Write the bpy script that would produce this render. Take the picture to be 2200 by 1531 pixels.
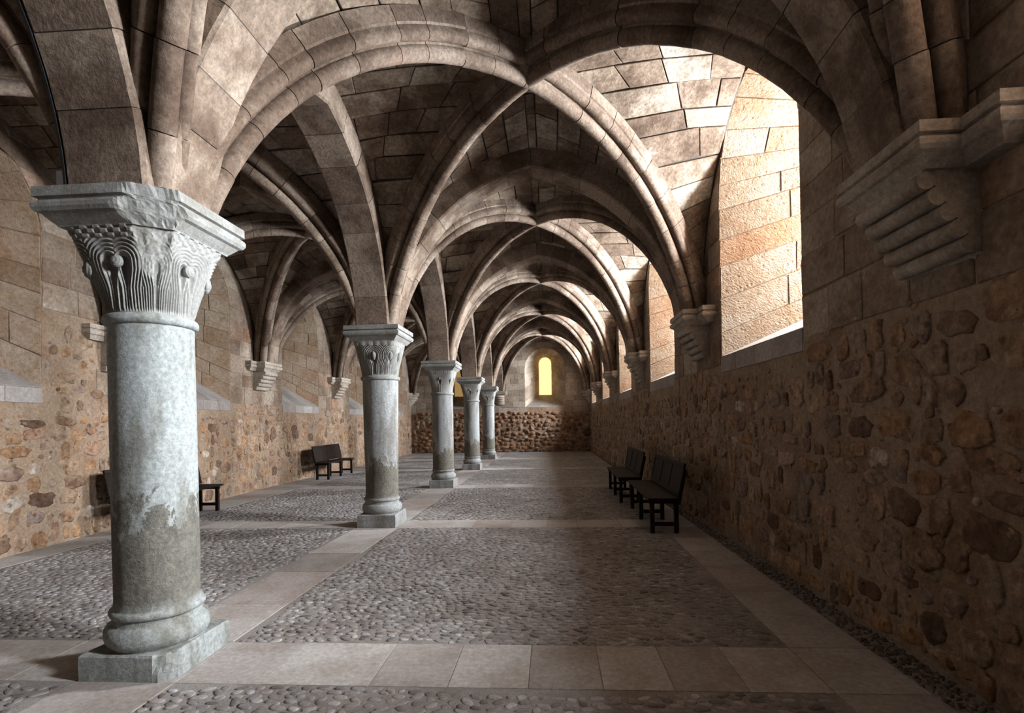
import bpy, math, random
import numpy as np
from mathutils import Vector, Matrix

# ------------------------------------------------------------------ camera, world, exposure
for o in list(bpy.data.objects):
    bpy.data.objects.remove(o)
SC = bpy.context.scene
COL = SC.collection
FPX, CX, CY = 1101.45, 1113.3, 892.05
YAW, PITCH, ROLL = .0647, .0117, .0175
cd = bpy.data.cameras.new('camera')
cam = bpy.data.objects.new('camera', cd)
COL.objects.link(cam)
cd.sensor_fit = 'HORIZONTAL'
cd.sensor_width = 36.0
cd.lens = 36.0 * FPX / 2200
cd.shift_x = (1100 - CX) / 2200
cd.shift_y = (CY - 765.5) / 2200
cd.clip_start = .05
_s, _c = math.sin(YAW), math.cos(YAW)
_R, _F, _U = Vector((_c, _s, 0)), Vector((-_s, _c, 0)), Vector((0, 0, 1))
_F2 = _F * math.cos(PITCH) + _U * math.sin(PITCH)
_U2 = _U * math.cos(PITCH) - _F * math.sin(PITCH)
_Rc = _R * math.cos(ROLL) - _U2 * math.sin(ROLL)
_Uc = _R * math.sin(ROLL) + _U2 * math.cos(ROLL)
cam.matrix_world = Matrix(((_Rc.x, _Uc.x, -_F2.x, 0), (_Rc.y, _Uc.y, -_F2.y, 0), (_Rc.z, _Uc.z, -_F2.z, 1.6), (0, 0, 0, 1)))
SC.camera = cam

w = bpy.data.worlds.new('sky')
SC.world = w
w.use_nodes = True
w.node_tree.nodes['Background'].inputs[0].default_value = (.62, .75, 1, 1)
w.node_tree.nodes['Background'].inputs[1].default_value = 1.0

SC.view_settings.view_transform = 'Standard'
SC.view_settings.look = 'None'
SC.view_settings.exposure = 0.0
SC.view_settings.gamma = 1.0
SC.view_settings.use_curve_mapping = False
SC.cycles.diffuse_bounces = 2
SC.cycles.glossy_bounces = 1
SC.cycles.max_bounces = 3
SC.cycles.sample_clamp_indirect = 6.0
SC.cycles.adaptive_threshold = .08
SC.cycles.use_light_tree = False

DAY = 400.0          # radiance of the daylit panes in the right wall
END = 2.5           # the amber pane in the end wall

# ------------------------------------------------------------------ layout
NB = 6
B = 4.658
Y1 = 3.385
XC = -2.72
def YK(k): return Y1 + B * (k - 1)          # support line k: 0 = wall behind the camera, 6 = end wall
YN, YF = YK(0), YK(6)
def XR(y): return 2.45 - .0165 * y
def _ss(t):
    t = min(1, max(0, t))
    return t * t * (3 - 2 * t)
def XL(y): return -6.85 - .55 * _ss((y - 4) / 10)
COFF_R, COFF_L = -.12, -.2                   # corbels stand a little nearer than the columns
WOFF_R, WOFF_L = .34, -.25
def nodeR(k):
    y = YK(k) + (COFF_R if 0 < k < NB else 0)
    return (XR(y) - .02, y)
def nodeL(k):
    y = YK(k) + (COFF_L if 0 < k < NB else 0)
    return (XL(y) + .02, y)
def nodeC(k): return (XC - (.045 if k == 1 else 0), YK(k))
ZS = 3.12                                    # springing
BOSS = [5.34, 5.32, 5.55, 5.62, 5.64, 5.64]  # underside of the rib crossings
TAPEX = [5.46, 5.44, 5.46, 5.62, 5.66, 5.62, 5.5]

# ------------------------------------------------------------------ helpers
def mesh(name, V, F, mat=None, parent=None, smooth=False):
    me = bpy.data.meshes.new(name)
    me.from_pydata([tuple(v) for v in V], [], [tuple(f) for f in F])
    if smooth:
        me.polygons.foreach_set('use_smooth', [True] * len(me.polygons))
    o = bpy.data.objects.new(name, me)
    COL.objects.link(o)
    if mat: me.materials.append(mat)
    if parent: o.parent = parent
    return o
def npmesh(name, V, F, mat, parent=None, smooth=True):
    """V (n,3) float array, F (m,k) int array."""
    me = bpy.data.meshes.new(name)
    V = np.asarray(V, dtype=np.float32); F = np.asarray(F, dtype=np.int32)
    me.vertices.add(len(V)); me.vertices.foreach_set('co', V.ravel())
    m, k = F.shape
    me.loops.add(m * k); me.loops.foreach_set('vertex_index', F.ravel())
    me.polygons.add(m)
    me.polygons.foreach_set('loop_start', np.arange(0, m * k, k, dtype=np.int32))
    me.polygons.foreach_set('loop_total', np.full(m, k, dtype=np.int32))
    if smooth: me.polygons.foreach_set('use_smooth', np.ones(m, dtype=bool))
    me.update(calc_edges=True); me.validate()
    o = bpy.data.objects.new(name, me)
    COL.objects.link(o)
    me.materials.append(mat)
    if parent: o.parent = parent
    return o
def empty(name, loc=(0, 0, 0), rz=0):
    o = bpy.data.objects.new(name, None)
    o.empty_display_size = .1
    o.location = loc; o.rotation_euler = (0, 0, rz)
    COL.objects.link(o)
    return o
def tag(o, label, cat, group=None, kind=None):
    o['label'] = label; o['category'] = cat
    if group: o['group'] = group
    if kind: o['kind'] = kind
    return o
def box(x0, x1, y0, y1, z0, z1):
    V = [(x, y, z) for z in (z0, z1) for y in (y0, y1) for x in (x0, x1)]
    F = [(0, 2, 3, 1), (4, 5, 7, 6), (0, 1, 5, 4), (2, 6, 7, 3), (0, 4, 6, 2), (1, 3, 7, 5)]
    return V, F
def bevbox(x0, x1, y0, y1, z0, z1, b):
    """box with chamfered edges (24 verts)"""
    X, Y, Z = (x0, x1), (y0, y1), (z0, z1)
    V = []; idx = {}
    for i in (0, 1):
        for j in (0, 1):
            for k in (0, 1):
                si, sj, sk = (1 - 2 * i) * b, (1 - 2 * j) * b, (1 - 2 * k) * b
                for a, p in enumerate(((X[i], Y[j] + sj, Z[k] + sk), (X[i] + si, Y[j], Z[k] + sk), (X[i] + si, Y[j] + sj, Z[k]))):
                    idx[i, j, k, a] = len(V); V.append(p)
    F = []
    for i in (0, 1):
        F.append([idx[i, 0, 0, 0], idx[i, 1, 0, 0], idx[i, 1, 1, 0], idx[i, 0, 1, 0]][::(1 if i else -1)])
        F.append([idx[0, i, 0, 1], idx[1, i, 0, 1], idx[1, i, 1, 1], idx[0, i, 1, 1]][::(-1 if i else 1)])
        F.append([idx[0, 0, i, 2], idx[1, 0, i, 2], idx[1, 1, i, 2], idx[0, 1, i, 2]][::(1 if i else -1)])
    for j in (0, 1):
        for k in (0, 1):
            F.append((idx[0, j, k, 1], idx[1, j, k, 1], idx[1, j, k, 2], idx[0, j, k, 2]))
            F.append((idx[j, 0, k, 0], idx[j, 1, k, 0], idx[j, 1, k, 2], idx[j, 0, k, 2]))
            F.append((idx[j, k, 0, 0], idx[j, k, 1, 0], idx[j, k, 1, 1], idx[j, k, 0, 1]))
    for i in (0, 1):
        for j in (0, 1):
            for k in (0, 1):
                F.append((idx[i, j, k, 0], idx[i, j, k, 1], idx[i, j, k, 2]))
    return V, F
def fixn(o):
    import bmesh
    bm = bmesh.new(); bm.from_mesh(o.data)
    bmesh.ops.recalc_face_normals(bm, faces=bm.faces)
    bm.to_mesh(o.data); bm.free()
    return o
def sharp(o, deg=32):
    o.data.set_sharp_from_angle(angle=math.radians(deg))
    return o
def block(c, n, gap=.006, proud=.0, depth=.05, cham=.008, jit=.0, rnd=None):
    """a dressed stone: four corners c (ccw seen from the front), front normal n -> verts, faces"""
    c = [Vector(p) for p in c]; n = Vector(n).normalized()
    if rnd and jit:
        ax = (c[1] - c[0]).normalized(); ay = n.cross(ax)
        c = [p + ax * rnd.uniform(-jit, jit) + ay * rnd.uniform(-jit, jit) for p in c]
    def inset(d):
        out = []
        for i in range(4):
            e1 = c[(i + 1) % 4] - c[i]; e0 = c[i - 1] - c[i]
            l1, l0 = max(e1.length, 1e-4), max(e0.length, 1e-4)
            out.append(c[i] + e1 / l1 * min(d, l1 * .4) + e0 / l0 * min(d, l0 * .4))
        return out
    a = inset(gap); b = inset(gap + cham)
    V = [p - n * depth for p in a] + [p + n * (proud - cham * .8) for p in a] + [p + n * proud for p in b]
    F = [(8, 9, 10, 11)]
    for i in range(4):
        j = (i + 1) % 4
        F += [(i, j, 4 + j, 4 + i), (4 + i, 4 + j, 8 + j, 8 + i)]
    return V, F
class Join:
    """collects pieces into one mesh"""
    def __init__(s): s.V = []; s.F = []
    def add(s, V, F):
        n = len(s.V); s.V += [tuple(v) for v in V]; s.F += [tuple(i + n for i in f) for f in F]
    def build(s, name, mat, parent=None, smooth=False):
        return mesh(name, s.V, s.F, mat, parent, smooth)
def lathe(prof, n=48, cap=True):
    V = []; F = []
    for r, z in prof:
        for i in range(n):
            a = 2 * math.pi * i / n
            V.append((r * math.cos(a), r * math.sin(a), z))
    for k in range(len(prof) - 1):
        for i in range(n):
            j = (i + 1) % n
            F.append((k * n + i, k * n + j, (k + 1) * n + j, (k + 1) * n + i))
    if cap:
        F.append(tuple(range(n))[::-1]); F.append(tuple((len(prof) - 1) * n + i for i in range(n)))
    return V, F
def arc(cx, cy, r, a0, a1, n):
    return [(cx + r * math.cos(math.radians(a0 + (a1 - a0) * i / n)), cy + r * math.sin(math.radians(a0 + (a1 - a0) * i / n))) for i in range(n + 1)]
def hnoise(x, y, z):
    v = math.sin(x * 12.9898 + y * 78.233 + z * 37.719) * 43758.5453
    return v - math.floor(v)
def vnoise(p, s):
    x, y, z = p[0] * s, p[1] * s, p[2] * s
    i, j, k = math.floor(x), math.floor(y), math.floor(z)
    u, v, t = x - i, y - j, z - k
    u, v, t = u * u * (3 - 2 * u), v * v * (3 - 2 * v), t * t * (3 - 2 * t)
    r = 0
    for a in (0, 1):
        for b in (0, 1):
            for c in (0, 1):
                r += hnoise(i + a, j + b, k + c) * (u if a else 1 - u) * (v if b else 1 - v) * (t if c else 1 - t)
    return r * 2 - 1

# ------------------------------------------------------------------ materials
class NT:
    def __init__(s, name):
        s.m = bpy.data.materials.new(name); s.m.use_nodes = True
        s.t = s.m.node_tree; s.n = s.t.nodes; s.b = s.n['Principled BSDF']
        s.b.inputs['Specular IOR Level'].default_value = .25
    def new(s, t, **k):
        x = s.n.new(t)
        for a, b in k.items(): setattr(x, a, b)
        return x
    def link(s, a, b): s.t.links.new(a, b)
    def pos(s, scale=(1, 1, 1)):
        g = s.new('ShaderNodeNewGeometry')
        mp = s.new('ShaderNodeMapping'); mp.inputs['Scale'].default_value = scale
        s.link(g.outputs['Position'], mp.inputs['Vector'])
        return mp.outputs[0]
    def rnd(s):
        g = s.new('ShaderNodeNewGeometry'); o = s.new('ShaderNodeObjectInfo')
        a = s.math('ADD', g.outputs['Random Per Island'], o.outputs['Random'])
        return s.math('FRACT', a)
    def math(s, op, a, b=None, clamp=False):
        m = s.new('ShaderNodeMath', operation=op); m.use_clamp = clamp
        for i, v in enumerate((a, b)):
            if v is None: continue
            if isinstance(v, (int, float)): m.inputs[i].default_value = v
            else: s.link(v, m.inputs[i])
        return m.outputs[0]
    def noise(s, scale, detail=6, rough=.6, vec=None, dist=0):
        n = s.new('ShaderNodeTexNoise'); n.inputs['Scale'].default_value = scale
        n.inputs['Detail'].default_value = detail; n.inputs['Roughness'].default_value = rough
        n.inputs['Distortion'].default_value = dist
        s.link(vec if vec is not None else s.pos(), n.inputs['Vector'])
        return n.outputs['Fac']
    def voro(s, scale, feature='F1', vec=None, out='Distance'):
        n = s.new('ShaderNodeTexVoronoi', feature=feature); n.inputs['Scale'].default_value = scale
        s.link(vec if vec is not None else s.pos(), n.inputs['Vector'])
        return n.outputs[out]
    def ramp(s, fac, stops, interp='LINEAR'):
        r = s.new('ShaderNodeValToRGB'); r.color_ramp.interpolation = interp
        e = r.color_ramp.elements
        while len(e) < len(stops): e.new(.5)
        for x, (p, c) in zip(e, stops):
            x.position = p; x.color = (*c, 1) if len(c) == 3 else c
        s.link(fac, r.inputs[0])
        return r.outputs[0]
    def step(s, fac, a, b):
        m = s.new('ShaderNodeMapRange', interpolation_type='SMOOTHSTEP')
        m.inputs[1].default_value = a; m.inputs[2].default_value = b
        s.link(fac, m.inputs[0])
        return m.outputs[0]
    def mix(s, fac, a, b, mode='MIX'):
        m = s.new('ShaderNodeMix', data_type='RGBA', blend_type=mode)
        for i, v in ((0, fac), (6, a), (7, b)):
            if isinstance(v, (int, float)): m.inputs[i].default_value = v
            elif isinstance(v, tuple): m.inputs[i].default_value = (*v, 1) if len(v) == 3 else v
            else: s.link(v, m.inputs[i])
        return m.outputs[2]
    def bump(s, h, strength=.5, dist=.02, prev=None):
        b = s.new('ShaderNodeBump'); b.inputs['Strength'].default_value = strength; b.inputs['Distance'].default_value = dist
        s.link(h, b.inputs['Height'])
        if prev is not None: s.link(prev, b.inputs['Normal'])
        return b.outputs[0]
    def done(s, col, nrm=None, rough=.9):
        if isinstance(col, tuple): s.b.inputs['Base Color'].default_value = (*col, 1)
        else: s.link(col, s.b.inputs['Base Color'])
        s.b.inputs['Roughness'].default_value = rough
        if nrm is not None: s.link(nrm, s.b.inputs['Normal'])
        return s.m

def stone(name, ramp, low=0, stain=(.45, .4, .36), stain_amt=.6, stain_scale=1.3, bump=.5, bscale=22, speck=.35, pits=0, tool=0, lo=.42, hi=.62, rough=.9, dist=.012, patch=None):
    t = NT(name)
    pos = t.new('ShaderNodeNewGeometry').outputs['Position']
    base = t.ramp(t.rnd(), ramp)
    sn = t.noise(stain_scale, 4, .68, vec=pos)
    c = t.mix(t.math('MULTIPLY', t.step(sn, lo, hi), stain_amt), base, stain, 'MULTIPLY')
    if patch:
        pf = t.step(sn, 1 - patch[2], .9 - patch[2])
        c = t.mix(t.math('MULTIPLY', pf, patch[3]), c, patch[0])
    h = t.noise(bscale, 5, .72, vec=pos)
    c = t.mix(speck, c, t.ramp(h, [(.3, (.22, .21, .20)), (.5, (.52, .51, .5)), (.7, (.9, .89, .86))]), 'OVERLAY')
    if low:
        h = t.math('ADD', h, t.math('MULTIPLY', t.noise(bscale * .25, 3, .6, vec=pos), low))
    if pits:
        v = t.step(t.voro(bscale * .6, vec=pos), .05, .30)
        h = t.math('ADD', h, t.math('MULTIPLY', v, pits * .5))
        c = t.mix(t.math('MULTIPLY', t.math('SUBTRACT', 1.0, v), min(.7, pits * .4)), c, tuple(x * .3 for x in ramp[0][1]))
    if tool:
        wv = t.new('ShaderNodeTexWave', wave_type='BANDS', bands_direction='DIAGONAL')
        wv.inputs['Scale'].default_value = 15; wv.inputs['Distortion'].default_value = 9
        wv.inputs['Detail'].default_value = 2; wv.inputs['Detail Scale'].default_value = 1.6
        t.link(pos, wv.inputs['Vector'])
        h = t.math('ADD', h, t.math('MULTIPLY', wv.outputs['Fac'], tool))
    n = t.bump(h, bump, dist)
    return t.done(c, n, rough)

M = {}
M['web'] = stone('vault_stone', [(0, (.135, .096, .070)), (.35, (.205, .153, .113)), (.7, (.265, .208, .158)), (.9, (.32, .268, .212)), (1, (.37, .33, .28))],
                 stain=(.34, .28, .24), stain_amt=.85, stain_scale=1.4, bump=.7, bscale=24, speck=.75, patch=((.42, .395, .36), 1.7, .60, .55))
M['rib'] = stone('rib_stone', [(0, (.145, .104, .078)), (.5, (.208, .157, .12)), (1, (.265, .208, .165))],
                 stain=(.36, .30, .26), stain_amt=.8, stain_scale=1.2, bump=.6, bscale=28, speck=.7, patch=((.29, .19, .145), 1.2, .60, .45))
M['arch'] = stone('arch_stone', [(0, (.15, .108, .081)), (.5, (.217, .165, .127)), (1, (.285, .227, .18))],
                  stain=(.36, .30, .26), stain_amt=.85, stain_scale=1.5, bump=.65, bscale=24, speck=.75, patch=((.30, .19, .14), 1.3, .60, .45))
M['joint'] = stone('vault_joint_mortar', [(0, (.085, .07, .058)), (1, (.12, .10, .085))], bump=.6, bscale=30, speck=.3)
M['ashlar'] = stone('ashlar_stone', [(0, (.17, .12, .087)), (.3, (.235, .18, .138)), (.6, (.28, .225, .175)), (.85, (.33, .27, .215)), (1, (.28, .17, .11))],
                    stain=(.55, .45, .37), stain_amt=.7, stain_scale=1.6, bump=.7, bscale=20, speck=.6, pits=.6, tool=.07)
M['jamb'] = stone('window_jamb_stone', [(0, (.22, .148, .096)), (.4, (.28, .205, .143)), (.75, (.32, .25, .187)), (1, (.26, .152, .09))],
                  stain=(.75, .60, .46), stain_amt=.6, stain_scale=2.2, bump=.8, bscale=20, speck=.5, pits=.7, tool=.16)
M['rubble'] = stone('rubble_stone', low=1.5, ramp=[(0, (.13, .08, .055)), (.15, (.28, .185, .12)), (.33, (.36, .21, .115)), (.5, (.27, .20, .145)), (.66, (.37, .255, .165)), (.8, (.23, .18, .155)), (.92, (.34, .205, .135)), (1, (.43, .365, .30))],
                    stain=(.5, .4, .33), stain_amt=.7, stain_scale=4, bump=1.0, bscale=15, speck=.65, pits=1.1, dist=.03)
M['rubble_end'] = stone('end_rubble_stone', [(0, (.13, .07, .045)), (.3, (.28, .15, .09)), (.6, (.36, .20, .115)), (.85, (.25, .15, .10)), (1, (.34, .26, .19))],
                        stain=(.35, .27, .22), stain_amt=.85, stain_scale=3, bump=.9, bscale=14, speck=.6, pits=2.0, dist=.025)
M['ashlar_end'] = stone('end_wall_ashlar', [(0, (.24, .19, .15)), (.4, (.33, .275, .22)), (.8, (.40, .345, .285)), (1, (.36, .27, .2))], stain=(.6, .52, .45), stain_amt=.6, stain_scale=1.6, bump=.6, bscale=20, speck=.5, pits=.4)
M['mortar'] = stone('wall_mortar', [(0, (.275, .20, .14)), (1, (.29, .212, .15))], low=2.5, stain=(.62, .5, .42), stain_amt=.7, stain_scale=.9, bump=.8, bscale=24, speck=.5, pits=.4, dist=.015,
                    patch=((.28, .18, .12), .9, .58, .5))
M['plaster'] = stone('bare_wall', [(0, (.20, .165, .135)), (1, (.22, .18, .15))], bump=.5)
M['corbel'] = stone('corbel_stone', [(0, (.36, .31, .26)), (1, (.40, .345, .29))], stain=(.55, .48, .42), stain_amt=.6, stain_scale=2.5, bump=.6, bscale=30, speck=.5, pits=.5)
M['slab'] = stone('paving_slab_stone', [(0, (.25, .222, .205)), (.4, (.30, .268, .248)), (.8, (.37, .34, .318)), (1, (.285, .235, .212))],
                  stain=(.7, .64, .6), stain_amt=.6, stain_scale=2.2, bump=.25, bscale=26, speck=.4, rough=.7, dist=.006)
M['cobble'] = stone('cobble_stone', [(0, (.11, .097, .092)), (.3, (.19, .175, .172)), (.55, (.26, .235, .22)), (.75, (.22, .185, .17)), (.9, (.29, .28, .285)), (1, (.36, .34, .32))],
                    stain=(.6, .55, .52), stain_amt=.5, stain_scale=.9, bump=.35, bscale=40, speck=.45, rough=.75, dist=.004)
M['bed'] = stone('cobble_bed', [(0, (.22, .20, .185)), (1, (.24, .215, .20))], stain=(.6, .55, .5), stain_amt=.6, stain_scale=.9, bump=.6, bscale=60, speck=.4)
M['gravel'] = stone('gravel_stone', [(0, (.07, .05, .04)), (.5, (.16, .125, .10)), (1, (.26, .22, .19))], bump=.3, bscale=60)

def mat_floor_far():
    t = NT('cobbled_floor')
    p = t.pos((1, 1, 0))
    d = t.voro(15, 'DISTANCE_TO_EDGE', p)
    cell = t.new('ShaderNodeTexVoronoi'); cell.inputs['Scale'].default_value = 15; t.link(p, cell.inputs['Vector'])
    sep = t.new('ShaderNodeSeparateColor'); t.link(cell.outputs['Color'], sep.inputs[0])
    c = t.ramp(sep.outputs[0], [(0, (.15, .135, .13)), (.4, (.27, .25, .245)), (.7, (.33, .30, .285)), (1, (.44, .42, .41))])
    e = t.step(d, .0, .12)
    c = t.mix(e, (.19, .175, .16), c)
    c = t.mix(t.math('MULTIPLY', t.step(t.noise(.9, 4), .42, .6), .4), c, (.6, .55, .52), 'MULTIPLY')
    n = t.bump(e, .8, .02)
    return t.done(c, n, .65)
M['floor'] = mat_floor_far()

def mat_column(name, wear_z, pale, dark, amp=.5):
    t = NT(name)
    g = t.new('ShaderNodeNewGeometry'); sp = t.new('ShaderNodeSeparateXYZ'); t.link(g.outputs['Position'], sp.inputs[0])
    z = sp.outputs[2]
    nz = t.noise(3.4, 6, .72, vec=t.pos((1, 1, .55)), dist=.9)
    edge = t.math('ADD', z, t.math('MULTIPLY', t.math('SUBTRACT', nz, .5), amp * 2.4))
    wear = t.math('SUBTRACT', 1.0, t.step(edge, wear_z - .04, wear_z + .03))
    base = t.math('SUBTRACT', 1.0, t.step(z, .40, .48))          # the base stones are bare again
    wear = t.math('MULTIPLY', wear, t.math('SUBTRACT', 1.0, t.math('MULTIPLY', base, .75)))
    streak = t.noise(5, 3, .6, vec=t.pos((1, 1, .22)))
    c = t.mix(t.step(streak, .40, .68), tuple(min(1, x * 1.08) for x in pale), tuple(x * f for x, f in zip(pale, (.60, .56, .50))))
    fine = t.noise(34, 5, .75)
    d = t.mix(t.noise(9, 4, .7), tuple(x * .55 for x in dark), tuple(min(1, x * 1.5) for x in dark))
    c = t.mix(wear, c, d)
    c = t.mix(.62, c, t.ramp(fine, [(.3, (.22, .22, .22)), (.5, (.5, .5, .5)), (.72, (.88, .88, .86))]), 'OVERLAY')
    h = t.math('MULTIPLY', fine, t.math('ADD', 1.0, t.math('MULTIPLY', wear, 2.0)))
    h = t.math('SUBTRACT', h, t.math('MULTIPLY', wear, 1.2))
    return t.done(c, t.bump(h, .55, .010), .85)
PALE = (.275, .29, .283)
DARK = (.135, .125, .105)
M['col1'] = mat_column('column_stone_worn', 1.10, PALE, DARK, .75)
M['col2'] = mat_column('column_stone', .95, (.27, .272, .27), (.13, .115, .092), .7)
M['cap'] = stone('capital_stone', [(0, (.25, .248, .235)), (1, (.27, .266, .252))], stain=(.6, .56, .5), stain_amt=.6, stain_scale=3, bump=.4, bscale=40, speck=.4)
M['lampbody'] = NT('lamp_body').done((.72, .80, .92), None, .4)
M['cable'] = NT('black_cable').done((.015, .014, .014), None, .5)
def mat_wood():
    t = NT('dark_oak')
    g = t.new('ShaderNodeTexCoord'); mp = t.new('ShaderNodeMapping'); mp.inputs['Scale'].default_value = (1.2, 9, 9)
    t.link(g.outputs['Object'], mp.inputs[0])
    f = t.noise(6, 7, .65, vec=mp.outputs[0], dist=.8)
    c = t.ramp(f, [(.25, (.006, .004, .003)), (.5, (.014, .009, .0065)), (.75, (.034, .022, .016))])
    t.b.inputs['Specular IOR Level'].default_value = .12
    return t.done(c, t.bump(f, .35, .004), .65)
M['wood'] = mat_wood()
def mat_pane(name, col, strength):
    t = NT(name)
    e = t.new('ShaderNodeEmission'); e.inputs[0].default_value = (*col, 1); e.inputs[1].default_value = strength
    t.link(e.outputs[0], t.n['Material Output'].inputs[0])
    return t.m
M['day'] = mat_pane('daylit_window_pane', (.87, .935, 1.0), DAY)
M['amber'] = mat_pane('amber_alabaster_pane', (1.0, .60, .19), END)
M['amber_dim'] = mat_pane('dim_amber_pane', (1.0, .62, .22), .35)
M['blind'] = stone('blind_window_infill', [(0, (.20, .17, .145)), (1, (.22, .185, .155))], bump=.4)

# ------------------------------------------------------------------ arches (geometry of one pointed arch in a vertical plane)
class Arch:
    def __init__(s, P0, P1, o0, o1, za, c, depth, zs=ZS):
        P0, P1 = Vector((*P0, 0)), Vector((*P1, 0))
        s.L = (P1 - P0).length; s.e = (P1 - P0) / s.L
        s.b = Vector((s.e.y, -s.e.x, 0))
        s.lo, s.hi = o0, s.L - o1
        s.mid = (s.lo + s.hi) / 2; s.a = (s.hi - s.lo) / 2
        s.P0 = P0; s.c = c; s.zs = zs; s.za = za; s.depth = depth
        s.zc = ((s.a + c) ** 2 - c * c + zs * zs - za * za) / (2 * (zs - za))
        s.R = math.hypot(c, za - s.zc)
    def zext(s, d, extra=0):
        """height of the back of the arch at plan distance d from P0"""
        x = abs(d - s.mid) + s.c; r = s.R + s.depth + extra
        q = r * r - x * x
        return max(s.zs, s.zc + math.sqrt(q)) if q > 0 else s.zs
    def pt(s, side, phi, b, n, clampx=None):
        x = -s.c + (s.R + n) * math.cos(phi)
        if clampx is not None: x = max(x, clampx)
        z = s.zc + (s.R + n) * math.sin(phi)
        return s.P0 + s.e * (s.mid + side * x) + s.b * b + Vector((0, 0, z))
    def phis(s):
        p0 = math.asin((s.zs - s.zc) / s.R)
        p1 = math.acos(s.c / (s.R + s.depth)) if s.c > 0 else math.pi / 2
        return p0, p1
def sweep(A, side, p0, p1, prof, nseg, clampx=None):
    V = []; F = []; m = len(prof)
    for i in range(nseg + 1):
        ph = p0 + (p1 - p0) * i / nseg
        for b, n in prof: V.append(A.pt(side, ph, b, n, clampx))
    for i in range(nseg):
        for j in range(m):
            k = (j + 1) % m
            f = (i * m + j, i * m + k, (i + 1) * m + k, (i + 1) * m + j)
            F.append(f if side > 0 else f[::-1])
    f0 = tuple(range(m)); f1 = tuple(nseg * m + j for j in range(m))[::-1]
    if side > 0: f0, f1 = f0[::-1], f1[::-1]
    F += [f0, f1]
    return V, F
def voussoirs(A, prof, core, parent, mat, vlen, rnd, name='voussoir', joined=False, core_mat=None):
    p0, p1 = A.phis()
    J = Join() if joined else None
    cj = Join()
    for side in (-1, 1):
        n = max(4, round(A.R * (p1 - p0) / vlen))
        cuts = [p0 - .005] + [p0 + (p1 - p0) * (i + rnd.uniform(-.16, .16)) / n for i in range(1, n)] + [p1]
        g = .0035 / A.R
        for i in range(n):
            dn = rnd.uniform(-.004, .004); db = rnd.uniform(-.004, .004)
            pr = [(b + db, q + dn) for b, q in prof]
            V, F = sweep(A, side, cuts[i] + g, cuts[i + 1] - g, pr, 2, .003)
            if joined: J.add(V, F)
            else: sharp(mesh(name, V, F, mat, parent, True))
        V, F = sweep(A, side, p0 - .005, p1, core, 14, 0)
        cj.add(V, F)
    if joined: sharp(J.build('voussoirs', mat, parent, True))['kind'] = 'stuff'
    cj.build('mortar_bed', core_mat or M['joint'], parent)

RIBD = .34
def rib_profile():
    p = [(-.172, .40), (-.172, .262), (-.160, .245)]
    sr = arc(-.112, .190, .060, 165, 300, 6)
    p += sr + [(-.066, .150), (-.060, .128)]
    p += arc(0, .078, .078, 152, 388, 12)
    p += [(-b, n) for b, n in reversed(p[:len(sr) + 5])]
    return p
RIB = rib_profile()
RIBCORE = [(-.155, .39), (-.155, .27), (-.115, .205), (-.056, .175), (-.048, .115), (-.058, .06), (0, .012), (.058, .06), (.048, .115), (.056, .175), (.115, .205), (.155, .27), (.155, .39)]
def flat_profile(w, d):
    h = w / 2
    return [(-h, d), (-h, .025), (-h + .02, .0), (h - .02, .0), (h, .025), (h, d)]
def flat_core(w, d):
    h = w / 2 - .008
    return [(-h, d), (-h, .03), (-h + .02, .008), (h - .02, .008), (h, .03), (h, d)]
TD, LD = .30, .34
TW, LW = .46, .52

# all arches of the plan
SIDES = {'R': nodeR, 'L': nodeL}
TA = {}; DG = {}; LC = {}; LWALL = {}
for sd, nd in SIDES.items():
    for k in range(0, NB + 1):
        za = TAPEX[k] if sd == 'R' else TAPEX[k] - .1
        TA[sd, k] = Arch(nodeC(k), nd(k), .30, .36, za, .42, TD)
    for k in range(NB):
        zb = BOSS[k] if sd == 'R' else BOSS[k] - .12
        DG[sd, k, 0] = Arch(nodeC(k), nd(k + 1), .39, .40, zb, 0.0, RIBD)
        DG[sd, k, 1] = Arch(nodeC(k + 1), nd(k), .39, .40, zb, 0.0, RIBD)
        LWALL[sd, k] = Arch(nd(k), nd(k + 1), .12, .12, 5.72 if sd == 'R' else 5.6, .35, .08)
for k in range(NB):
    LC[k] = Arch(nodeC(k), nodeC(k + 1), .36, .36, 5.28 if k < 2 else 5.4, .40, LD)
ORD = ['nearest', 'second', 'third', 'fourth', 'fifth', 'sixth', 'last']
AISLE = {'R': 'right aisle', 'L': 'left aisle'}

# ------------------------------------------------------------------ floor
rf = random.Random(11)
rng = np.random.default_rng(5)
def XRO(y): return 2.165 - .006 * y          # outer edge of the slab strip by the right wall
XRI = 1.61
XBL, XBR = XC - .33, XC + .33
XLS = -6.42                                   # inner edge of the slab strip by the left wall
CW = .30                                      # half width of the cross bands
V, F = box(-8.2, 3.2, YN - .6, YF + .6, -.25, -.004)
floor = mesh('floor', V, F, M['bed'])
tag(floor, 'cobbled hall floor divided by bands of pale slabs', 'floor', kind='structure')
def slab(x0, x1, y0, y1, x0b=None, x1b=None):
    dz = rf.uniform(-.0015, .0015); g = .003
    V, F = bevbox(x0 + g, x1 - g, y0 + g, y1 - g, -.04, dz, .0015)
    if x1b is not None:
        V = [(x + ((x1b - x1) if x > (x0 + x1) / 2 else 0) * ((y - y0) / (y1 - y0)), y, z) for x, y, z in V]
    if x0b is not None:
        V = [(x + ((x0b - x0) if x < (x0 + x1) / 2 else 0) * ((y - y0) / (y1 - y0)), y, z) for x, y, z in V]
    fixn(mesh('paving_slab', V, F, M['slab'], floor))
def splits(a, b, lo, hi):
    out = [a]
    while b - out[-1] > hi * 1.25: out.append(out[-1] + rf.uniform(lo, hi))
    if b - out[-1] > hi: out.append((out[-1] + b) / 2)
    return out + [b]
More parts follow.
